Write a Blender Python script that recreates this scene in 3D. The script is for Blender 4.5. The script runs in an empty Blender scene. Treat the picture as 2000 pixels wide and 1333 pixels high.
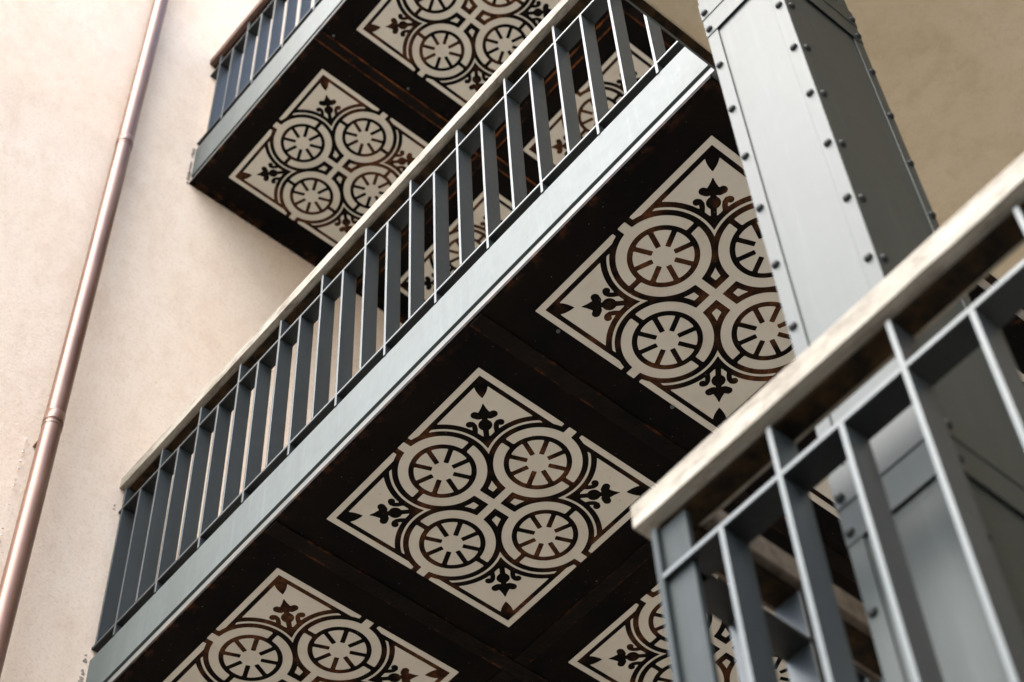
import bpy, bmesh, math, random
import numpy as np
from mathutils import Vector, Matrix
random.seed(7)
scene = bpy.context.scene
COL = scene.collection

# ---------------------------------------------------------------- camera
RIGHT = (0.6448064865823031, 0.7633400080576325, -0.039199833668229045)
DOWN = (-0.6406675138196312, 0.5117895587994701, -0.5723780081725233)
FWD = (-0.4168569677925701, 0.39418711242498283, 0.8190523724406538)
POS = (3.2371789782716247, -2.2130029864540557, -4.634866525992511)
cam_d = bpy.data.cameras.new('camera')
cam = bpy.data.objects.new('camera', cam_d)
COL.objects.link(cam)
M = Matrix.Identity(4)
for r in range(3):
    M[r][0] = RIGHT[r]; M[r][1] = -DOWN[r]; M[r][2] = -FWD[r]; M[r][3] = POS[r]
cam.matrix_world = M
cam_d.sensor_width = 36.0
cam_d.lens = 3776.38 / 2000 * 36.0
cam_d.clip_start = 0.05
cam_d.clip_end = 500
cam_d.dof.use_dof = True
cam_d.dof.focus_distance = 5.75
cam_d.dof.aperture_fstop = 4.2
scene.camera = cam

# ---------------------------------------------------------------- world, sun
SUN_DIR = Vector((0.03, -0.59, 0.80)).normalized()     # towards the sun
elev = math.asin(SUN_DIR.z)
rot = math.atan2(SUN_DIR.x, SUN_DIR.y)
w = bpy.data.worlds.new('World'); scene.world = w; w.use_nodes = True
nt = w.node_tree; nt.nodes.clear()
sky = nt.nodes.new('ShaderNodeTexSky'); sky.sky_type = 'NISHITA'; sky.sun_disc = False
sky.sun_elevation = elev; sky.sun_rotation = rot
sky.air_density = 0.8; sky.dust_density = 3.6; sky.ozone_density = 0.7
bg = nt.nodes.new('ShaderNodeBackground'); bg.inputs['Strength'].default_value = 0.115
ow = nt.nodes.new('ShaderNodeOutputWorld')
nt.links.new(sky.outputs[0], bg.inputs[0]); nt.links.new(bg.outputs[0], ow.inputs[0])
sd = bpy.data.lights.new('sun', 'SUN'); sd.energy = 1.15; sd.angle = math.radians(62); sd.color = (1.0, 0.985, 0.96)
sun = bpy.data.objects.new('sun', sd); COL.objects.link(sun)
sun.rotation_euler = SUN_DIR.to_track_quat('Z', 'Y').to_euler()
scene.view_settings.view_transform = 'Standard'; scene.view_settings.look = 'None'
scene.view_settings.exposure = 2.24; scene.view_settings.gamma = 1.0
scene.cycles.max_bounces = 8; scene.cycles.diffuse_bounces = 6

# ---------------------------------------------------------------- materials
class NB:
    def __init__(self, name):
        self.m = bpy.data.materials.new(name); self.m.use_nodes = True
        self.t = self.m.node_tree; self.p = self.t.nodes['Principled BSDF']
        self.co = None
    def n(self, kind, **kw):
        x = self.t.nodes.new(kind)
        for k, v in kw.items():
            if k.startswith('i_'):
                x.inputs[k[2:].replace('_', ' ')].default_value = v
            else: setattr(x, k, v)
        return x
    def l(self, a, b): self.t.links.new(a, b)
    def coord(self, kind='Object'):
        if self.co is None: self.co = self.n('ShaderNodeTexCoord')
        return self.co.outputs[kind]
    def pos(self):
        return self.n('ShaderNodeNewGeometry').outputs['Position']
    def noise(self, vec, scale, detail=4, rough=0.55, sc=(1, 1, 1)):
        mp = self.n('ShaderNodeMapping'); mp.inputs['Scale'].default_value = sc
        self.l(vec, mp.inputs[0])
        nz = self.n('ShaderNodeTexNoise'); nz.inputs['Scale'].default_value = scale
        nz.inputs['Detail'].default_value = detail; nz.inputs['Roughness'].default_value = rough
        self.l(mp.outputs[0], nz.inputs['Vector']); return nz.outputs['Fac']
    def ramp(self, fac, a, b, ca=(0, 0, 0, 1), cb=(1, 1, 1, 1)):
        r = self.n('ShaderNodeValToRGB'); e = r.color_ramp.elements
        e[0].position = a; e[0].color = ca; e[1].position = b; e[1].color = cb
        self.l(fac, r.inputs[0]); return r.outputs['Color']
    def mix(self, fac, a, b, blend='MIX'):
        x = self.n('ShaderNodeMix', data_type='RGBA', blend_type=blend)
        for k, v in ((0, fac), (6, a), (7, b)):
            if isinstance(v, (int, float)): x.inputs[k].default_value = v
            elif isinstance(v, tuple): x.inputs[k].default_value = v if len(v) == 4 else (*v, 1)
            else: self.l(v, x.inputs[k])
        return x.outputs[2]
    def math(self, op, a, b=0.0, clamp=False):
        x = self.n('ShaderNodeMath', operation=op, use_clamp=clamp)
        for k, v in ((0, a), (1, b)):
            if isinstance(v, (int, float)): x.inputs[k].default_value = v
            else: self.l(v, x.inputs[k])
        return x.outputs[0]
    def bump(self, h, strength, dist):
        b = self.n('ShaderNodeBump'); b.inputs['Strength'].default_value = strength
        b.inputs['Distance'].default_value = dist
        self.l(h, b.inputs['Height']); self.l(b.outputs[0], self.p.inputs['Normal'])
    def set(self, color=None, rough=None, metal=None, spec=None):
        for k, v in (('Base Color', color), ('Roughness', rough), ('Metallic', metal), ('Specular IOR Level', spec)):
            if v is None: continue
            if isinstance(v, (int, float)): self.p.inputs[k].default_value = v
            elif isinstance(v, tuple): self.p.inputs[k].default_value = (*v, 1)
            else: self.l(v, self.p.inputs[k])
        return self.m

def mat_paint(name, base, rough=0.36, dirt=0.5, rust=0.0, spec=0.5, vary=0.14, bump=0.05):
    b = NB(name); P = b.pos()
    big = b.noise(P, 2.3, 5, 0.6)
    c = b.mix(b.ramp(big, 0.3, 0.72), tuple(x * 0.86 for x in base), tuple(min(1, x * 1.1) for x in base))
    streak = b.noise(P, 14, 4, 0.6, (1, 1, 0.12))
    c = b.mix(b.math('MULTIPLY', b.ramp(streak, 0.46, 0.78), 0.55 * dirt), c, tuple(x * 0.45 for x in base))
    drip = b.ramp(b.noise(P, 48, 4, 0.65, (1, 1, 0.07)), 0.54, 0.74)
    c = b.mix(b.math('MULTIPLY', drip, 0.35 * dirt), c, tuple(min(1, x * 1.7 + .02) for x in base))
    oi = b.n('ShaderNodeObjectInfo')
    c = b.mix(b.math('MULTIPLY', oi.outputs['Random'], 0.3), c, tuple(x * 0.62 for x in base))
    sp = b.ramp(b.noise(P, 95, 2, 0.5), 0.715, 0.745)
    c = b.mix(b.math('MULTIPLY', sp, 0.6 * dirt), c, (0.03, 0.03, 0.03))
    if rust > 0:
        rs = b.ramp(b.noise(P, 9, 6, 0.7), 0.70 - rust * 0.1, 0.80 - rust * 0.1)
        c = b.mix(b.math('MULTIPLY', rs, 0.75), c, (0.24, 0.11, 0.04))
    b.bump(b.noise(P, 60, 4, 0.6), bump, 0.0015)
    rr = b.math('ADD', b.math('MULTIPLY', b.noise(P, 30, 4), vary), rough - vary / 2)
    b.p.inputs['Specular Tint'].default_value = (0.90, 1.0, 0.985, 1)
    return b.set(c, rr, 0.0, spec)

PAINT = mat_paint('grey_green_paint', (0.080, 0.099, 0.097), 0.54, 0.7, 0.0, 0.42)
PAINT_BAR = mat_paint('slate_paint', (0.034, 0.042, 0.046), 0.46, 0.6, 0.0, 0.65)
RAIL_SHADE = mat_paint('shaded_slate_paint', (0.006, 0.0065, 0.007), 0.48, 0.8, 0.0, 0.4)  # same paint as the bars, with the underside shade put into the colour
POST = mat_paint('dull_slate_paint', (0.045, 0.054, 0.055), 0.6, 0.8, 0.0, 0.12)
PAINT_RIVET = mat_paint('rivet_paint', (0.022, 0.023, 0.022), 0.6, 0.9, 0.0, 0.3)
PAINT_COL = mat_paint('column_paint', (0.033, 0.041, 0.039), 0.45, 0.8, 0.30, 0.31, 0.04, 0.012)

def mat_flange():
    b = NB('weathered_flange_paint'); P = b.pos()
    n = b.noise(P, 7, 6, 0.65, (1, 1, 3))
    c = b.mix(b.ramp(n, 0.35, 0.7), (0.07, 0.08, 0.08), (0.15, 0.155, 0.14))
    st = b.ramp(b.noise(P, 26, 5, 0.7, (0.5, 1, 1)), 0.58, 0.72)
    c = b.mix(b.math('MULTIPLY', st, 0.6), c, (0.30, 0.25, 0.13))
    b.bump(b.noise(P, 50, 4, 0.6), 0.3, 0.003)
    return b.set(c, 0.36, 0.0, 0.5)
FLANGE = mat_flange()

def mat_dark():
    b = NB('dark_iron_plate'); P = b.pos(); O = b.coord('Object')
    big = b.noise(P, 3.1, 6, 0.65)
    c = b.mix(b.ramp(big, 0.42, 0.75), (0.0017, 0.0015, 0.0013), (0.006, 0.004, 0.0027))
    # rust is stronger inside the ornament, patchy
    sx = b.n('ShaderNodeSeparateXYZ'); b.l(O, sx.inputs[0])
    ax = b.math('ABSOLUTE', sx.outputs['X']); ay = b.math('ABSOLUTE', sx.outputs['Y'])
    inside = b.math('LESS_THAN', b.math('MAXIMUM', ax, ay), 0.3725)
    patch = b.ramp(b.noise(P, 3.9, 3, 0.55), 0.49, 0.60)
    fine = b.ramp(b.noise(P, 38, 5, 0.7), 0.30, 0.66)
    rf = b.math('MULTIPLY', b.math('MULTIPLY', patch, inside), fine)
    c = b.mix(b.math('MULTIPLY', rf, 0.92), c, (0.115, 0.043, 0.016))
    out = b.ramp(b.noise(P, 8.5, 6, 0.72), 0.66, 0.80)
    c = b.mix(b.math('MULTIPLY', out, 0.45), c, (0.075, 0.028, 0.010))
    edge = b.ramp(b.math('MAXIMUM', ax, ay), 0.462, 0.495)
    er = b.math('MULTIPLY', edge, b.ramp(b.noise(P, 17, 6, 0.7), 0.5, 0.7))
    c = b.mix(b.math('MULTIPLY', er, 0.7), c, (0.10, 0.038, 0.013))
    dots = b.ramp(b.noise(P, 120, 1, 0.4), 0.775, 0.79)
    c = b.mix(b.math('MULTIPLY', dots, 0.6), c, (0.2, 0.19, 0.17))
    b.bump(b.noise(P, 70, 5, 0.65), 0.35, 0.003)
    return b.set(c, 0.6, 0.0, 0.06)
DARK = mat_dark()

def mat_enamel():
    b = NB('cream_enamel'); P = b.pos()
    c = b.mix(b.ramp(b.noise(P, 5, 5, 0.6), 0.3, 0.75), (0.53, 0.51, 0.43), (0.60, 0.58, 0.50))
    oi = b.n('ShaderNodeObjectInfo')
    c = b.mix(b.math('MULTIPLY', oi.outputs['Random'], 0.35), c, (0.50, 0.475, 0.42))
    st = b.ramp(b.noise(P, 7, 6, 0.7), 0.56, 0.78)
    c = b.mix(b.math('MULTIPLY', st, 0.5), c, (0.43, 0.33, 0.215))
    sm = b.ramp(b.noise(P, 2.6, 6, 0.7, (1.6, 0.5, 1)), 0.52, 0.70)
    c = b.mix(b.math('MULTIPLY', sm, 0.3), c, (0.42, 0.40, 0.36))
    dots = b.ramp(b.noise(P, 90, 2, 0.5), 0.72, 0.745)
    c = b.mix(b.math('MULTIPLY', dots, 0.5), c, (0.22, 0.14, 0.08))
    b.bump(b.noise(P, 40, 3, 0.5), 0.06, 0.002)
    return b.set(c, 0.3, 0.0, 0.4)
ENAMEL = mat_enamel()

def mat_strap(name, amount, col):
    b = NB(name); O = b.coord('Object'); P = b.pos()
    s = b.n('ShaderNodeSeparateXYZ'); b.l(O, s.inputs[0])
    wob = b.math('MULTIPLY', b.math('SUBTRACT', b.noise(P, 13, 5, 0.7), 0.5), 0.018)
    ax = b.math('ABSOLUTE', b.math('ADD', s.outputs['X'], wob))
    edge = b.ramp(ax, 0.0175, 0.0265)
    nz = b.ramp(b.noise(P, 5.0, 6, 0.75), 0.62 - amount, 0.80 - amount)
    f = b.math('MULTIPLY', edge, nz)
    c = b.mix(b.ramp(b.noise(P, 6, 5), 0.4, 0.75), (0.002, 0.0018, 0.0016), (0.010, 0.006, 0.0035))
    c = b.mix(b.math('MULTIPLY', f, 0.95), c, col)
    spot = b.ramp(b.noise(P, 21, 6, 0.75), 0.66 - amount * .3, 0.78 - amount * .3)
    c = b.mix(b.math('MULTIPLY', spot, 0.5), c, tuple(x * 0.5 for x in col))
    b.bump(b.noise(P, 45, 5, 0.7), 0.8, 0.006)
    return b.set(c, 0.6, 0.0, 0.08)
STRAP = mat_strap('crusted_black_strap', 0.10, (0.15, 0.05, 0.015))
STRAP_RUSTY = mat_strap('rust_edged_strap', 0.20, (0.24, 0.080, 0.020))

def mat_rusty_edge():
    b = NB('rusted_angle_iron'); P = b.pos()
    c = b.mix(b.ramp(b.noise(P, 22, 6, 0.7), 0.4, 0.7), (0.006, 0.005, 0.0035), (0.045, 0.025, 0.009))
    b.bump(b.noise(P, 55, 5, 0.7), 0.7, 0.006)
    return b.set(c, 0.7, 0.0, 0.08)
ANGLE = mat_rusty_edge()

def mat_wood(name, a, bb, dark):
    b = NB(name); P = b.pos()
    g = b.noise(P, 16, 6, 0.65, (0.18, 1.3, 1.6))
    c = b.mix(b.ramp(g, 0.30, 0.70), a, bb)
    f = b.ramp(b.noise(P, 60, 4, 0.6, (0.12, 2, 2)), 0.55, 0.74)
    c = b.mix(b.math('MULTIPLY', f, 0.55), c, dark)
    bl = b.ramp(b.noise(P, 17, 6, 0.75, (0.5, 1, 1)), 0.47, 0.66)
    c = b.mix(b.math('MULTIPLY', bl, 0.72), c, dark)
    b.bump(g, 0.4, 0.004)
    return b.set(c, 0.7, 0.0, 0.25)
WOOD = mat_wood('weathered_pale_wood', (0.22, 0.20, 0.155), (0.37, 0.35, 0.295), (0.10, 0.08, 0.055))
WOOD_SHADED = mat_wood('shaded_brown_wood', (0.10, 0.08, 0.058), (0.17, 0.14, 0.105), (0.04, 0.03, 0.02))  # darkened handrail wood: the return's shade is in the colour
WOOD_RED = mat_wood('reddish_brown_wood', (0.105, 0.060, 0.042), (0.16, 0.095, 0.07), (0.04, 0.025, 0.02))

def mat_stucco(name, a, bb, stain, bumps, amt=0.5, grit=1.0):
    b = NB(name); P = b.pos()
    c = b.mix(b.ramp(b.noise(P, 1.3, 6, 0.6), 0.3, 0.72), a, bb)
    st = b.ramp(b.noise(P, 4.5, 7, 0.7, (1, 1, 0.45)), 0.56, 0.78)
    c = b.mix(b.math('MULTIPLY', st, amt), c, stain)
    fine = b.ramp(b.noise(P, 70, 5, 0.7), 0.50, 0.72)
    c = b.mix(b.math('MULTIPLY', fine, 0.32 * grit), c, tuple(x * 0.62 for x in stain))
    mid = b.ramp(b.noise(P, 11, 6, 0.7, (1, 1, 0.6)), 0.46, 0.74)
    c = b.mix(b.math('MULTIPLY', mid, 0.4), c, tuple(x * 0.93 for x in stain))
    pits = b.ramp(b.noise(P, 33, 4, 0.6), 0.70, 0.76)
    c = b.mix(b.math('MULTIPLY', pits, 0.45 * grit), c, tuple(x * 0.6 for x in stain))
    h = b.math('ADD', b.math('MULTIPLY', b.noise(P, 75, 5, 0.65), 0.7), b.math('MULTIPLY', b.noise(P, 22, 5, 0.65), 0.5))
    b.bump(h, bumps, 0.006)
    return b.set(c, 0.9, 0.0, 0.15)
STUCCO = mat_stucco('pink_stucco', (0.86, 0.705, 0.545), (0.90, 0.775, 0.63), (0.74, 0.55, 0.39), 0.40)
BEIGE = mat_stucco('beige_plaster', (0.53, 0.445, 0.295), (0.68, 0.61, 0.46), (0.43, 0.32, 0.19), 0.15, 0.6, 0.35)
CRUMB = mat_stucco('crumbled_mortar', (0.30, 0.25, 0.20), (0.52, 0.45, 0.38), (0.08, 0.06, 0.04), 0.8)
CONC = mat_stucco('pale_concrete', (0.40, 0.38, 0.35), (0.47, 0.45, 0.42), (0.3, 0.28, 0.25), 0.4)

PAVING = mat_stucco('grey_paving', (0.135, 0.132, 0.125), (0.18, 0.176, 0.167), (0.10, 0.10, 0.096), 0.4)
PLASTER = mat_stucco('white_mortar', (0.66, 0.60, 0.53), (0.80, 0.76, 0.70), (0.5, 0.43, 0.36), 0.5)
ADDED_BLOCK = mat_stucco('added_block_grey', (0.20, 0.20, 0.19), (0.25, 0.25, 0.24), (0.15, 0.15, 0.14), 0.4)
def mat_copper():
    b = NB('aged_copper'); P = b.pos()
    n = b.noise(P, 7, 5, 0.6, (1, 1, 0.3))
    c = b.mix(b.ramp(n, 0.35, 0.7), (0.135, 0.066, 0.042), (0.215, 0.122, 0.083))
    dk = b.ramp(b.noise(P, 20, 5, 0.7, (1, 1, 0.25)), 0.58, 0.75)
    c = b.mix(b.math('MULTIPLY', dk, 0.4), c, (0.10, 0.055, 0.042))
    b.bump(b.noise(P, 9, 3), 0.15, 0.004)
    return b.set(c, b.math('ADD', b.math('MULTIPLY', n, 0.2), 0.25), 0.25, 0.5)
COPPER = mat_copper()

# ---------------------------------------------------------------- mesh helpers
class MB:
    def __init__(self): self.v = []; self.f = []
    def box(self, x0, y0, z0, x1, y1, z1):
        i = len(self.v)
        self.v += [(x0, y0, z0), (x1, y0, z0), (x1, y1, z0), (x0, y1, z0), (x0, y0, z1), (x1, y0, z1), (x1, y1, z1), (x0, y1, z1)]
        self.f += [tuple(i + k for k in q) for q in ((0, 3, 2, 1), (4, 5, 6, 7), (0, 1, 5, 4), (1, 2, 6, 5), (2, 3, 7, 6), (3, 0, 4, 7))]
        return self
    def prism_x(self, prof, x0, x1):          # prof: (y,z) polygon
        i = len(self.v); n = len(prof)
        self.v += [(x0, y, z) for y, z in prof] + [(x1, y, z) for y, z in prof]
        self.f.append(tuple(range(i, i + n))[::-1]); self.f.append(tuple(range(i + n, i + 2 * n)))
        for k in range(n):
            a, b = i + k, i + (k + 1) % n
            self.f.append((a, b, b + n, a + n))
        return self
    def lathe(self, prof, c=(0, 0, 0), seg=24, axis='z', cap=True):   # prof: (r, h) list
        i = len(self.v); n = len(prof)
        for r, h in prof:
            for k in range(seg):
                a = 2 * math.pi * k / seg
                p = (r * math.cos(a), r * math.sin(a), h)
                if axis == 'y': p = (p[0], -p[2], p[1])
                if axis == 'x': p = (p[2], p[0], p[1])
                self.v.append((p[0] + c[0], p[1] + c[1], p[2] + c[2]))
        for j in range(n - 1):
            for k in range(seg):
                a = i + j * seg + k; b = i + j * seg + (k + 1) % seg
                self.f.append((a, b, b + seg, a + seg))
        if cap:
            self.f.append(tuple(i + k for k in range(seg))[::-1])
            self.f.append(tuple(i + (n - 1) * seg + k for k in range(seg)))
        return self
    def mesh(self, name, mat, smooth=False):
        me = bpy.data.meshes.new(name); me.from_pydata(self.v, [], self.f); me.update()
        bm = bmesh.new(); bm.from_mesh(me); bmesh.ops.recalc_face_normals(bm, faces=bm.faces); bm.to_mesh(me); bm.free()
        me.materials.append(mat)
        if smooth: me.polygons.foreach_set('use_smooth', [True] * len(me.polygons))
        return me
    def build(self, name, mat, parent=None, loc=(0, 0, 0), bevel=0.0, smooth=False):
        o = bpy.data.objects.new(name, self.mesh(name, mat, smooth)); COL.objects.link(o)
        o.location = loc
        if parent is not None: o.parent = parent
        if bevel: add_bevel(o, bevel)
        return o

def add_bevel(o, wd, seg=2):
    m = o.modifiers.new('bevel', 'BEVEL'); m.width = wd; m.segments = seg; m.limit_method = 'ANGLE'

def thing(name, label, cat, loc=(0, 0, 0), group=None):
    o = bpy.data.objects.new(name, None); COL.objects.link(o); o.location = loc
    o.empty_display_size = 0.1
    tag(o, label, cat, group); return o
def tag(o, label, cat, group=None):
    o['label'] = label; o['category'] = cat
    if group: o['group'] = group
def copy_to(o, parent, loc, label=None):
    c = o.copy(); COL.objects.link(c); c.parent = parent; c.location = loc
    if label: c['label'] = label
    return c

# ---------------------------------------------------------------- the ornament (white inlay between the dark lines)
S = 0.7466            # side of the ornamental square; plates repeat every 1.0
def seg_d(x, y, ax, ay, bx, by):
    dx, dy = bx - ax, by - ay
    t = np.clip(((x - ax) * dx + (y - ay) * dy) / (dx * dx + dy * dy), 0, 1)
    return np.hypot(x - ax - t * dx, y - ay - t * dy)
def ornament_field(u, v):
    a = np.abs(u - 0.5); b = np.abs(v - 0.5)
    p = np.minimum(a, b); q = np.maximum(a, b)          # fold to one octant: wheel at (p=0, q=.278)
    r = np.hypot(p, q - 0.278)                          # distance to nearest wheel centre
    mn, mx = np.minimum, np.maximum
    border = 0.5 - q
    def band(x, lo, hi): return mn(x - lo, hi - x)
    parts = []
    # wheel disc with spokes
    ang = np.arctan2(p, q - 0.278)
    k = np.round((ang - math.pi / 8) / (math.pi / 4)) * (math.pi / 4) + math.pi / 8
    along = r * np.cos(ang - k); across = np.abs(r * np.sin(ang - k))
    spoke = mn(0.0086 - across, along - 0.048)
    parts.append(mn(0.121 - r, -spoke))
    # white band with two ticks
    tick = mn(0.0095 - np.abs(q - 0.278), p - 0.1)
    parts.append(mn(band(r, 0.1385, 0.186), -tick))
    # tab to the edge
    parts.append(mn(mn(0.0225 - p, border), r - 0.16) * 1.0 + np.where(q > 0.278, 0, -1))
    # frame
    fr = mn(band(border, 0.0, 0.0325), mn(r - 0.206, p - 0.045))
    parts.append(fr)
    # thin ring and corner field (outside the four wheels), only outside the ring of wheels
    outer = a + b - 0.36                                # >0 towards the corners
    field = mn(border - 0.049, outer)
    parts.append(mn(field, band(r, 0.206, 0.221)))
    e1 = 0.5 - a; e2 = 0.5 - b
    D = (e1 + e2) / math.sqrt(2); W = np.abs(e1 - e2) / math.sqrt(2)
    orn = -np.ones_like(u)
    # leaf in the corner
    lw = np.where(D < 0.098, 0.0245, 0.0245 * np.clip(1 - np.clip((D - 0.098) / 0.056, 0, 2) ** 1.7, -1, 1))
    orn = mx(orn, mn(lw - W, 0.154 - D))
    # fleur: tip, lobes, neck, ball, stem, curls
    tw = np.interp(D, [0.186, 0.205, 0.225, 0.247, 0.252], [0.0, 0.008, 0.0195, 0.030, 0.012])
    orn = mx(orn, mn(mn(tw - W, D - 0.186), 0.252 - D))
    orn = mx(orn, 0.0150 - seg_d(D, W, 0.2385, 0.038, 0.245, 0.024))
    orn = mx(orn, mn(0.0095 - W, mn(D - 0.24, 0.40 - D)))
    orn = mx(orn, 0.0265 - np.hypot(D - 0.292, W))
    orn = mx(orn, 0.0130 - np.hypot(D - 0.2835, W - 0.0635))
    for (d0, w0), (d1, w1) in (((0.2785, 0.060), (0.281, 0.052)), ((0.281, 0.052), (0.292, 0.0445)), ((0.292, 0.0445), (0.31, 0.0425)), ((0.31, 0.0425), (0.34, 0.046))):
        orn = mx(orn, 0.0085 - seg_d(D, W, d0, w0, d1, w1))
    parts.append(mn(mn(field, r - 0.2406), -orn))
    # centre: cross and four kites
    parts.append(mn(mn(0.0195 - p, 0.13 - q), r - 0.15))
    kite = mn(mn(p - 0.0445, 0.12 - q), r - 0.207)
    parts.append(kite)
    F = parts[0]
    for x in parts[1:]: F = mx(F, x)
    return mn(F - 0.0024, border)

def ornament_mesh(name, N=230, depth=0.0006):
    g = np.linspace(-0.004, 1.004, N + 1)
    U, V = np.meshgrid(g, g, indexing='ij')
    F = ornament_field(U, V)
    F = np.where(np.abs(F) < 1e-6, 1e-6, F)
    verts = []; vid = {}; faces = []; rim = []
    def vert(key, x, y):
        if key not in vid:
            vid[key] = len(verts); verts.append(((x - 0.5) * S, (y - 0.5) * S, -depth))
        return vid[key]
    def corner(i, j): return vert((i, j), g[i], g[j])
    def cut(i, j, k, l):
        if (k, l) < (i, j): i, j, k, l = k, l, i, j
        t = F[i, j] / (F[i, j] - F[k, l])
        return vert((i, j, k, l), g[i] + t * (g[k] - g[i]), g[j] + t * (g[l] - g[j]))
    Pz = F > 0
    full = Pz[:-1, :-1] & Pz[1:, :-1] & Pz[1:, 1:] & Pz[:-1, 1:]
    anyp = Pz[:-1, :-1] | Pz[1:, :-1] | Pz[1:, 1:] | Pz[:-1, 1:]
    for i in range(N):
        j = 0
        while j < N:
            if full[i, j]:
                j0 = j
                while j < N and full[i, j]: j += 1
                faces.append((corner(i, j0), corner(i + 1, j0), corner(i + 1, j), corner(i, j)))
                continue
            if anyp[i, j]:
                cs = [(i, j), (i + 1, j), (i + 1, j + 1), (i, j + 1)]
                poly = []; tags = []
                for n in range(4):
                    c0, c1 = cs[n], cs[(n + 1) % 4]
                    if Pz[c0]: poly.append(corner(*c0)); tags.append(0)
                    if Pz[c0] != Pz[c1]: poly.append(cut(*c0, *c1)); tags.append(1 if Pz[c0] else 2)
                if len(poly) >= 3:
                    faces.append(tuple(poly))
                    m = len(poly)
                    for n in range(m):
                        if tags[n] == 1 and tags[(n + 1) % m] == 2: rim.append((poly[n], poly[(n + 1) % m]))
            j += 1
    low = {}
    def up(a):
        if a not in low:
            low[a] = len(verts); x, y, z = verts[a]; verts.append((x, y, 0.0))
        return low[a]
    for a, b in rim: faces.append((b, a, up(a), up(b)))
    me = bpy.data.meshes.new(name); me.from_pydata(verts, [], [f[::-1] for f in faces]); me.update()
    me.materials.append(ENAMEL)
    return me
ORN = ornament_mesh('ornament_inlay')

# ---------------------------------------------------------------- setting
YF = -0.1243          # front plane of the balcony fascias
XW = -1.215           # pink wall plane
XE = 1.899            # end of the balcony, edge of the landing slab
H = 3.458             # storey height
GZ = -6.25
gb = MB(); gb.v = [(-60, -60, GZ), (60, -60, GZ), (60, 60, GZ), (-60, 60, GZ)]; gb.f = [(0, 1, 2, 3)]
g = gb.build('ground', PAVING); g['kind'] = 'structure'

# pink wall: slightly battered, a few centimetres thicker towards the top
pw = [(XW + .003, -6.3), (XW + .003, 1.2), (XW + .022, 2.0), (XW + .046, 2.75), (XW + .066, 3.40), (XW + .069, 4.2), (XW + .069, 8.0), (XW - .4, 8.0), (XW - .4, -6.3)]
wl = MB()
for y in (-1.36, 3.0): wl.v += [(x, y, z) for x, z in pw]
n = len(pw)
wl.f = [tuple(range(n)), tuple(range(n, 2 * n))[::-1]] + [(k, (k + 1) % n, (k + 1) % n + n, k + n) for k in range(n)]
pink = wl.build('stucco_wall', STUCCO)
tag(pink, 'pale pink stucco wall behind the copper downpipe and balcony ends', 'wall')
back = MB().box(XW - .4, 3.0, -6.3, 12.0, 3.3, 8.0).build('back_wall', CONC)
tag(back, 'grey rendered building wall at the inner side of the balconies', 'wall')

side = MB().box(12.0, -9.0, -6.3, 12.4, 3.0, 3.3).build('added_sky_block', ADDED_BLOCK)  # added out of view to block low sky light and darken +x faces
tag(side, 'unseen grey block added to hold off low sky light', 'building')
def crumbs(parent, pts, size, n, mat=None):
    m = MB(); rnd = random.Random(len(pts) * 13 + n)
    for _ in range(n):
        a = rnd.random() * (len(pts) - 1); k = int(a); t = a - k
        p = [pts[k][c] * (1 - t) + pts[k + 1][c] * t for c in range(3)]
        r = size * rnd.uniform(0.35, 1.0)
        bm = bmesh.new(); bmesh.ops.create_icosphere(bm, subdivisions=1, radius=r)
        i = len(m.v)
        for v in bm.verts:
            s = rnd.uniform(0.6, 1.2)
            m.v.append((p[0] + v.co.x * s * .5, p[1] + v.co.y * s + rnd.uniform(-.004, .004), p[2] + v.co.z * s * 1.3))
        m.f += [tuple(i + v.index for v in f.verts) for f in bm.faces]
        bm.free()
    return m.build('broken_mortar', mat or CRUMB, parent)
crumbs(pink, [(XW, YF - .012, 0.0), (XW, YF - .014, 0.30)], 0.014, 26)
crumbs(pink, [(XW, YF - .02, 1.02), (XW, YF - .018, 1.20)], 0.010, 14)
crumbs(pink, [(XW + .067, YF - .010, 3.45), (XW + .069, YF - .010, 3.80)], 0.010, 30)
crumbs(pink, [(XW + .067, YF, 3.455), (XW + .067, 1.2, 3.455)], 0.008, 90)

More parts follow.
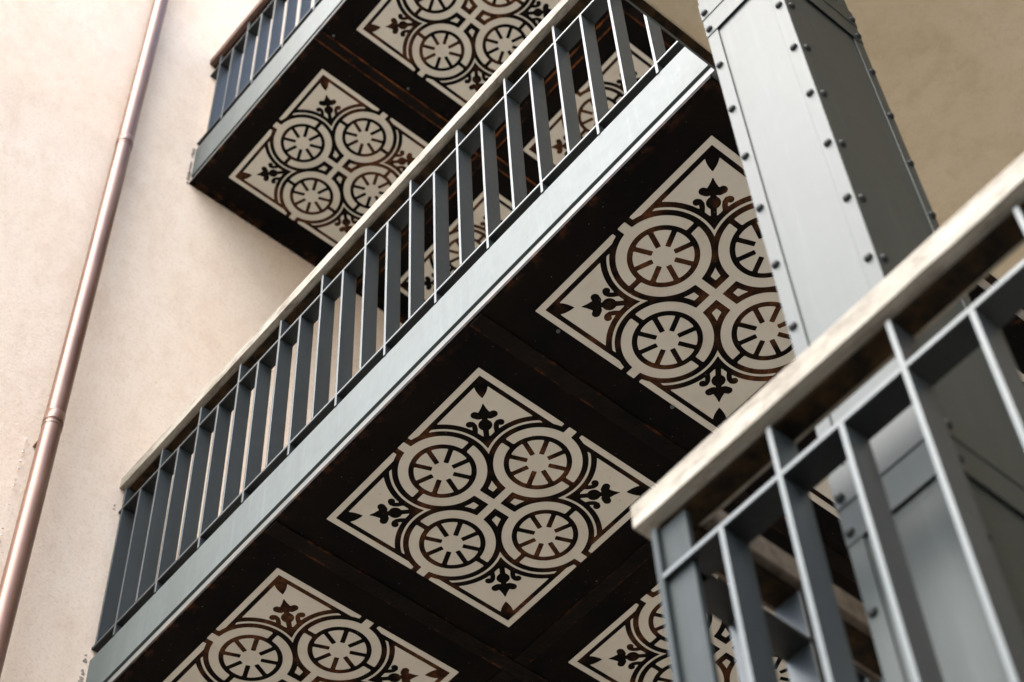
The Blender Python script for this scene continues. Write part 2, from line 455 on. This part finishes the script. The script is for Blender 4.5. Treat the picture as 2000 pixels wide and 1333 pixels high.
# ---------------------------------------------------------------- balconies
bolt_me = MB().lathe([(0.0065, 0), (0.0065, -0.003), (0.0045, -0.005), (0.0015, -0.006)], seg=12).mesh('bolt', PAINT, True)
def balcony(z, top, label, bolts, strap):
    t = thing('balcony', label, 'balcony', (0, 0, z), 'balconies with ornamented undersides')
    plate_me = None
    plates = [(i, j) for j in range(3) for i in (-1, 0, 1)]
    for i, j in plates:
        loc = (i + S / 2 - 0.0005, j + 0.5 + YF, 0)
        if plate_me is None:
            pb = MB().box(-0.4985, -0.4985, 0, 0.4985, 0.4985, 0.012)
            o = pb.build('soffit_plate', DARK, t, loc); plate_me = o.data
        else:
            o = bpy.data.objects.new('soffit_plate', plate_me); COL.objects.link(o); o.parent = t; o.location = loc
        inl = bpy.data.objects.new('ornament_inlay', ORN); COL.objects.link(inl); inl.parent = o
        inl.location = (0, S / 2 - 0.5 - YF, 0)
    ymax = 2.87
    MB().box(XW, YF + .0012, 0.001, -1.1285, 2.9, 0.0124).build('edge_filler', DARK, t)
    for x in (-0.1275, 0.8725):
        m = MB().box(-0.0275, YF + .008, -0.006, 0.0275, ymax, -0.0002)
        so = m.build('seam_strap', strap, t, (x, 0, 0), 0.0015)
        for k, (bx, by) in enumerate([(p, q) for p, q in bolts if abs(p - x) < .2]):
            bo = bpy.data.objects.new('bolt', bolt_me); COL.objects.link(bo); bo.parent = so; bo.location = (bx - x, by, -0.006 if abs(bx - x) < .027 else 0)
    for y in (0.8755, 1.8755):
        for x0, x1 in ((-1.128, -0.156), (-0.099, 0.844), (0.901, XE - .03)):
            L = x1 - x0
            m = MB().box(-0.0275, 0, -0.0045, 0.0275, L, -0.0002)
            so = m.build('seam_strap', strap, t, (x0, y, 0), 0.0015); so.rotation_euler = (0, 0, -math.pi / 2)
    MB().box(XW, YF + .04, 0.0125, XE - .002, 2.99, top - 0.01).build('floor_slab', CONC, t)
    # steel channel: upright web above a sloped bottom flange, dark gap between
    MB().prism_x([(YF + .004, 0.074), (YF + .004, top), (YF + .022, top), (YF + .022, 0.074)], XW, XE).build('fascia_beam', PAINT, t, bevel=0.0015)
    MB().prism_x([(YF, 0.0125), (YF + .001, 0.018), (YF + .010, 0.064), (YF + .016, 0.0685), (YF + .026, 0.0685), (YF + .026, 0.0125)], XW, XE - .004).build('bottom_flange', FLANGE, t, bevel=0.002)
    MB().prism_x([(YF + .020, 0.0690), (YF + .020, 0.0735), (YF + .036, 0.0735), (YF + .036, 0.0690)], XW, XE - .002).build('shadow_gap_filler', ANGLE, t)
    return t

balcony(0.0, 0.280, 'middle balcony, dark underside of cream wheel ornaments, long pale steel fascia beam', [(0.995, 0.55), (0.99, 0.1)], STRAP)
balcony(H, 0.345, 'upper balcony at the top left, its ornamented underside partly behind the middle railing', [(-0.088, -0.06), (-0.085, 0.373), (-0.085, 0.8), (0.91, 0.1), (0.91, .7)], STRAP_RUSTY)

# ---------------------------------------------------------------- railings
SP = 0.12567; X0 = 0.9483
def bar_mesh(name, h, w=0.0105, d=0.058, mat=None):
    return MB().box(-w / 2, 0, 0, w / 2, d, h).mesh(name, mat or PAINT_BAR)
def railing(label, z, y, xs, up_parity, fas_top, zb, zm, zw, x0, x1, wood, wx0, name='balcony_railing'):
    t = thing(name, label, 'railing', ((x0 + x1) / 2, y, z + fas_top), 'flat bar railings with wooden handrails')
    ox, oz = (x0 + x1) / 2, fas_top
    def part(n, m, mat, bv=0.0012): return m.build(n, mat, t, (-ox, 0, -oz), bv)
    part('bottom_rail', MB().box(x0, 0.0046, zb - .005, x1, 0.058, zb + .005), RAIL_SHADE)
    part('lit_rail_edge', MB().box(x0, 0.0005, zb - .0052, x1, 0.0045, zb + .0052), PAINT_BAR, 0.0006)  # front of the same bar, split off to keep its lit tone
    part('middle_rail', MB().box(x0, 0.0046, zm - .005, x1, 0.058, zm + .005), RAIL_SHADE)
    part('lit_rail_edge', MB().box(x0, 0.0005, zm - .0052, x1, 0.0045, zm + .0052), PAINT_BAR, 0.0006)
    part('top_plate', MB().box(x0, 0.012, zw - .010, x1, 0.056, zw - .001), ANGLE)
    # handrail plank
    seg = []
    n = 48; prof = [(-0.0145, zw), (-0.0145, zw + .056), (-0.010, zw + .060), (0.066, zw + .060), (0.070, zw + .056), (0.070, zw)]
    m = MB(); rnd = random.Random(int((z + 9) * 10))
    rows = []
    for k in range(n + 1):
        x = wx0 + (x1 - wx0) * k / n; row = []
        for (py, pz) in prof:
            row.append(len(m.v)); m.v.append((x, py + rnd.uniform(-.0007, .0007), pz + rnd.uniform(-.0008, .0008)))
        rows.append(row)
    for k in range(n):
        for q in range(6):
            m.f.append((rows[k][q], rows[k][(q + 1) % 6], rows[k + 1][(q + 1) % 6], rows[k + 1][q]))
    m.f.append(tuple(rows[0])[::-1]); m.f.append(tuple(rows[-1]))
    part('handrail', m, wood, 0.002)
    up = lo = None
    for k, x in xs:
        tall = (k % 2) == up_parity
        if tall:       # reaches the handrail, stands on the bottom rail
            if up is None:
                up = MB().box(-.0052, 0, zb + .005, .0052, .058, zw - .014).mesh('baluster', PAINT_BAR)
            me = up
        else:          # stops at the middle rail, reaches the beam
            if lo is None:
                lo = MB().box(-.0052, 0, fas_top, .0052, .058, zm - .005).mesh('baluster', PAINT_BAR)
            me = lo
        o = bpy.data.objects.new('baluster', me); COL.objects.link(o); o.parent = t; o.location = (x - ox + rnd.uniform(-.0012, .0012), rnd.uniform(-.0003, .0006), -oz); o.rotation_euler = (0, rnd.uniform(-.0016, .0016), rnd.uniform(-.014, .014)); add_bevel(o, 0.0012)
    return t
xs = [(k, X0 - SP * k) for k in range(-7, 18)]
railing('middle railing of slate flat bars under a pale weathered handrail, on the long fascia beam', 0, YF, xs, 1, .280, .337, 1.0745, 1.207, XW, XE - .01, WOOD, XW - .01)
railing('upper left railing under a reddish brown handrail, above the upper fascia', H, YF, xs, 0, .345, .395, 1.125, 1.24, XW, XE - .01, WOOD_RED, XW - .01)

# landing (lower level) railing with its corner and return
YN = -0.657; ZN = -H
xn = [(k, 1.900 + 0.1277 * k) for k in range(1, 24)]
near = railing('near out of focus corner railing with a pale wooden handrail, front right', ZN, YN, xn, 0, .280, .337, 1.0745, 1.207, 1.892, 4.9, WOOD, 1.862, 'corner_railing')
ox, oz = (1.892 + 4.9) / 2, .280
def npart(n, m, mat=PAINT_BAR, bv=0.0012): return m.build(n, mat, near, (-ox, 0, -oz), bv)
npart('corner_post', MB().box(1.8845, 0.0, .280, 1.8965, 0.018, 1.193).box(1.8970, 0.012, .280, 1.9530, 0.024, 1.193), POST)
Lr = 3.4
npart('return_middle_rail', MB().box(1.886, 0.0265, 1.0695, 1.944, Lr, 1.0795), RAIL_SHADE)
npart('return_bottom_rail', MB().box(1.886, 0.0265, .332, 1.944, Lr, .342), RAIL_SHADE)
npart('return_top_plate', MB().box(1.888, 0.058, 1.193, 1.936, Lr, 1.206), ANGLE)
npart('return_handrail', MB().box(1.872, 0.0715, 1.207, 1.951, Lr, 1.267), WOOD_SHADED, 0.003)['label'] = 'return handrail, its shade put into a dark brown colour'
rb_up = MB().box(1.886, -.0052, .342, 1.944, .0052, 1.193).mesh('return_baluster', PAINT_BAR)
rb_lo = MB().box(1.886, -.0052, .280, 1.944, .0052, 1.0695).mesh('return_baluster', PAINT_BAR)
for k in range(1, 26):
    o = bpy.data.objects.new('return_baluster', rb_lo if k % 2 else rb_up); COL.objects.link(o)
    o.parent = near; o.location = (-ox, 0.030 + .1277 * k, -oz); add_bevel(o, 0.0012)

# ---------------------------------------------------------------- landing slabs
def landing(z, label, y0=-0.66, mat=BEIGE):
    t = thing('landing_slab', label, 'ceiling slab', (3.4, 1.0, z), 'projecting landing slabs')
    def part(n, m, mt, bv=0): return m.build(n, mt, t, (-3.4, -1.0, 0), bv)
    part('plaster_ceiling', MB().box(XE + .0015, y0 + .03, 0.0, 12.0, 2.99, 0.27), mat)
    part('floor_finish', MB().box(XE + .0015, y0 + .03, 0.2705, 12.0, 2.99, 0.28), CONC)
    part('edge_angle', MB().box(XE + .0017, y0 + .03, -0.005, XE + .024, 2.98, -0.0003), ANGLE)
    part('edge_trim', MB().box(XE - .0045, y0 + .03, -0.0035, XE + .0012, YF - .001, 0.06), PAINT)
    m = MB(); rnd = random.Random(3)
    part('front_beam', MB().box(XE, y0, 0.0, 12.0, y0 + .029, 0.28), PAINT, 0.0015)
    return t
landing(0.0, 'beige plastered ceiling with a rusty edge, right of the riveted column')
landing(-H, 'lower landing slab carrying the near corner railing')
landing(H, 'upper landing slab above the beige ceiling')

# ---------------------------------------------------------------- riveted column
CX0, CX1 = 2.1373, 2.3493; CY0, CY1 = -0.500, -0.2113
colm = thing('steel_column', 'tall grey riveted steel column standing before the balcony end', 'column', ((CX0 + CX1) / 2, (CY0 + CY1) / 2, GZ))
cx, cy = (CX0 + CX1) / 2, (CY0 + CY1) / 2
def cpart(n, m, mt=PAINT_COL, bv=0.001): return m.build(n, mt, colm, (-cx, -cy, -GZ), bv)
ZT = -0.002
cpart('shaft_plate', MB().box(CX0 + .004, CY0 + .0045, GZ, CX1 - .004, CY1 - .0045, ZT))
SW = 0.0313
angles = []
for sx in (0, 1):
    for sy in (0, 1):
        x0 = CX0 if sx == 0 else CX1 - .0035; y0 = CY0 if sy == 0 else CY1 - .004
        # an angle iron: leg on the front/back face and leg on the side face
        fx0, fx1 = (CX0, CX0 + SW) if sx == 0 else (CX1 - SW, CX1)
        fy0, fy1 = (CY0, CY0 + .004) if sy == 0 else (CY1 - .004, CY1)
        gx0, gx1 = (CX0, CX0 + .0035) if sx == 0 else (CX1 - .0035, CX1)
        gy0, gy1 = (CY0 + .0042, CY0 + SW) if sy == 0 else (CY1 - SW, CY1 - .0042)
        angles.append(cpart('corner_angle', MB().box(fx0, fy0, GZ, fx1, fy1, ZT).box(gx0, gy0, GZ, gx1, gy1, ZT), bv=0.0008))
bands = []
for zt in (-0.511, -2.260, -4.009):
    # splice band: a proud plate stack, its lower tier thinner
    e1, e2 = 0.0040, 0.0020
    p = MB().box(CX0 - .0005, CY0 - e1, zt - .081, CX1 + .0005, CY0 - .0003, zt).box(CX1 + .0006, CY0 - e1 + .0002, zt - .081, CX1 + e1, CY1, zt)
    bands.append(cpart('splice_plate', p, bv=0.0008))
    p = MB().box(CX0 - .0003, CY0 - e2, zt - .1637, CX1 + .0003, CY0 - .0003, zt - .0814).box(CX1 + .0004, CY0 - e2 + .0002, zt - .1637, CX1 + e2, CY1, zt - .0814)
    bands.append(cpart('splice_plate', p, bv=0.0008))
cpart('base_plate', MB().box(CX0 - .06, CY0 - .06, GZ, CX1 + .06, CY1 + .06, GZ + .03))
hd = [(0.0090, -0.001), (0.0090, 0.0015), (0.0078, 0.0048), (0.0048, 0.0070), (0.001, 0.0078)]
riv_f = MB().lathe(hd, seg=12, axis='y').mesh('rivet', PAINT_RIVET, True)
riv_s = MB().lathe(hd, seg=12, axis='x').mesh('rivet', PAINT_RIVET, True)
zs = []
for zt in (-0.511, -2.260, -4.009):
    zs += [(zt - .0588, .0040), (zt - .1407, .0020)]
    z = zt - .317; nxt = zt - 1.749
    while z > nxt + .05:
        zs.append((z, 0.0)); z -= 0.2028
for z, e in zs:
    if z < -3.3: continue
    for me, x, y in ((riv_f, CX0 + .0125, CY0 - e), (riv_f, CX1 - .0150, CY0 - e), (riv_s, CX1 + e, CY0 + .022), (riv_s, CX1 + e, CY1 - .0147)):
        o = bpy.data.objects.new('rivet', me); COL.objects.link(o); o.parent = colm; o.location = (x - cx, y - cy, z - GZ)

# ---------------------------------------------------------------- downpipe
PX, PY, PR = -1.095, -0.510, 0.0385
pipe = thing('downpipe', 'brown copper downpipe running up the pink stucco wall', 'pipe', (PX, PY, GZ))
joints = [-4.95, -2.95, -0.95, 1.19, 3.33, 5.45]
zprev = GZ
for n, zj in enumerate(joints + [8.0]):
    pr = [(PR * 0.985, zprev - GZ - (0.03 if n else 0)), (PR * 0.985, zj - GZ - .001)]
    MB().lathe(pr, seg=48, cap=False).build('pipe_length', COPPER, pipe, smooth=True)
    zprev = zj
for zj in joints:
    MB().lathe([(PR * .985, -.003), (PR * 1.03, -.001), (PR * 1.045, .004), (PR * 1.03, .009), (PR * 1.022, .012), (PR * 1.022, .055), (PR * .985, .057)], seg=48, cap=False).build('socket_joint', COPPER, pipe, (0, 0, zj - GZ), smooth=True)
    b = MB().lathe([(PR * 1.03, 0), (PR * 1.03, .014)], seg=40)
    b.box(XW - PX - .01, -.009, 0.001, -PR * .95, .009, .013)
    b.build('wall_bracket', COPPER, pipe, (0, 0, zj - GZ - .028), 0.001)
crumbs(pipe, [(XW - PX + .012, -PR - .006, -0.6 - GZ), (XW - PX + .012, -PR - .004, 1.2 - GZ)], 0.0075, 46, PLASTER)
crumbs(pipe, [(XW - PX + .014, -PR - .007, 0.2 - GZ), (XW - PX + .014, -PR - .006, 0.45 - GZ)], 0.011, 26, PLASTER)
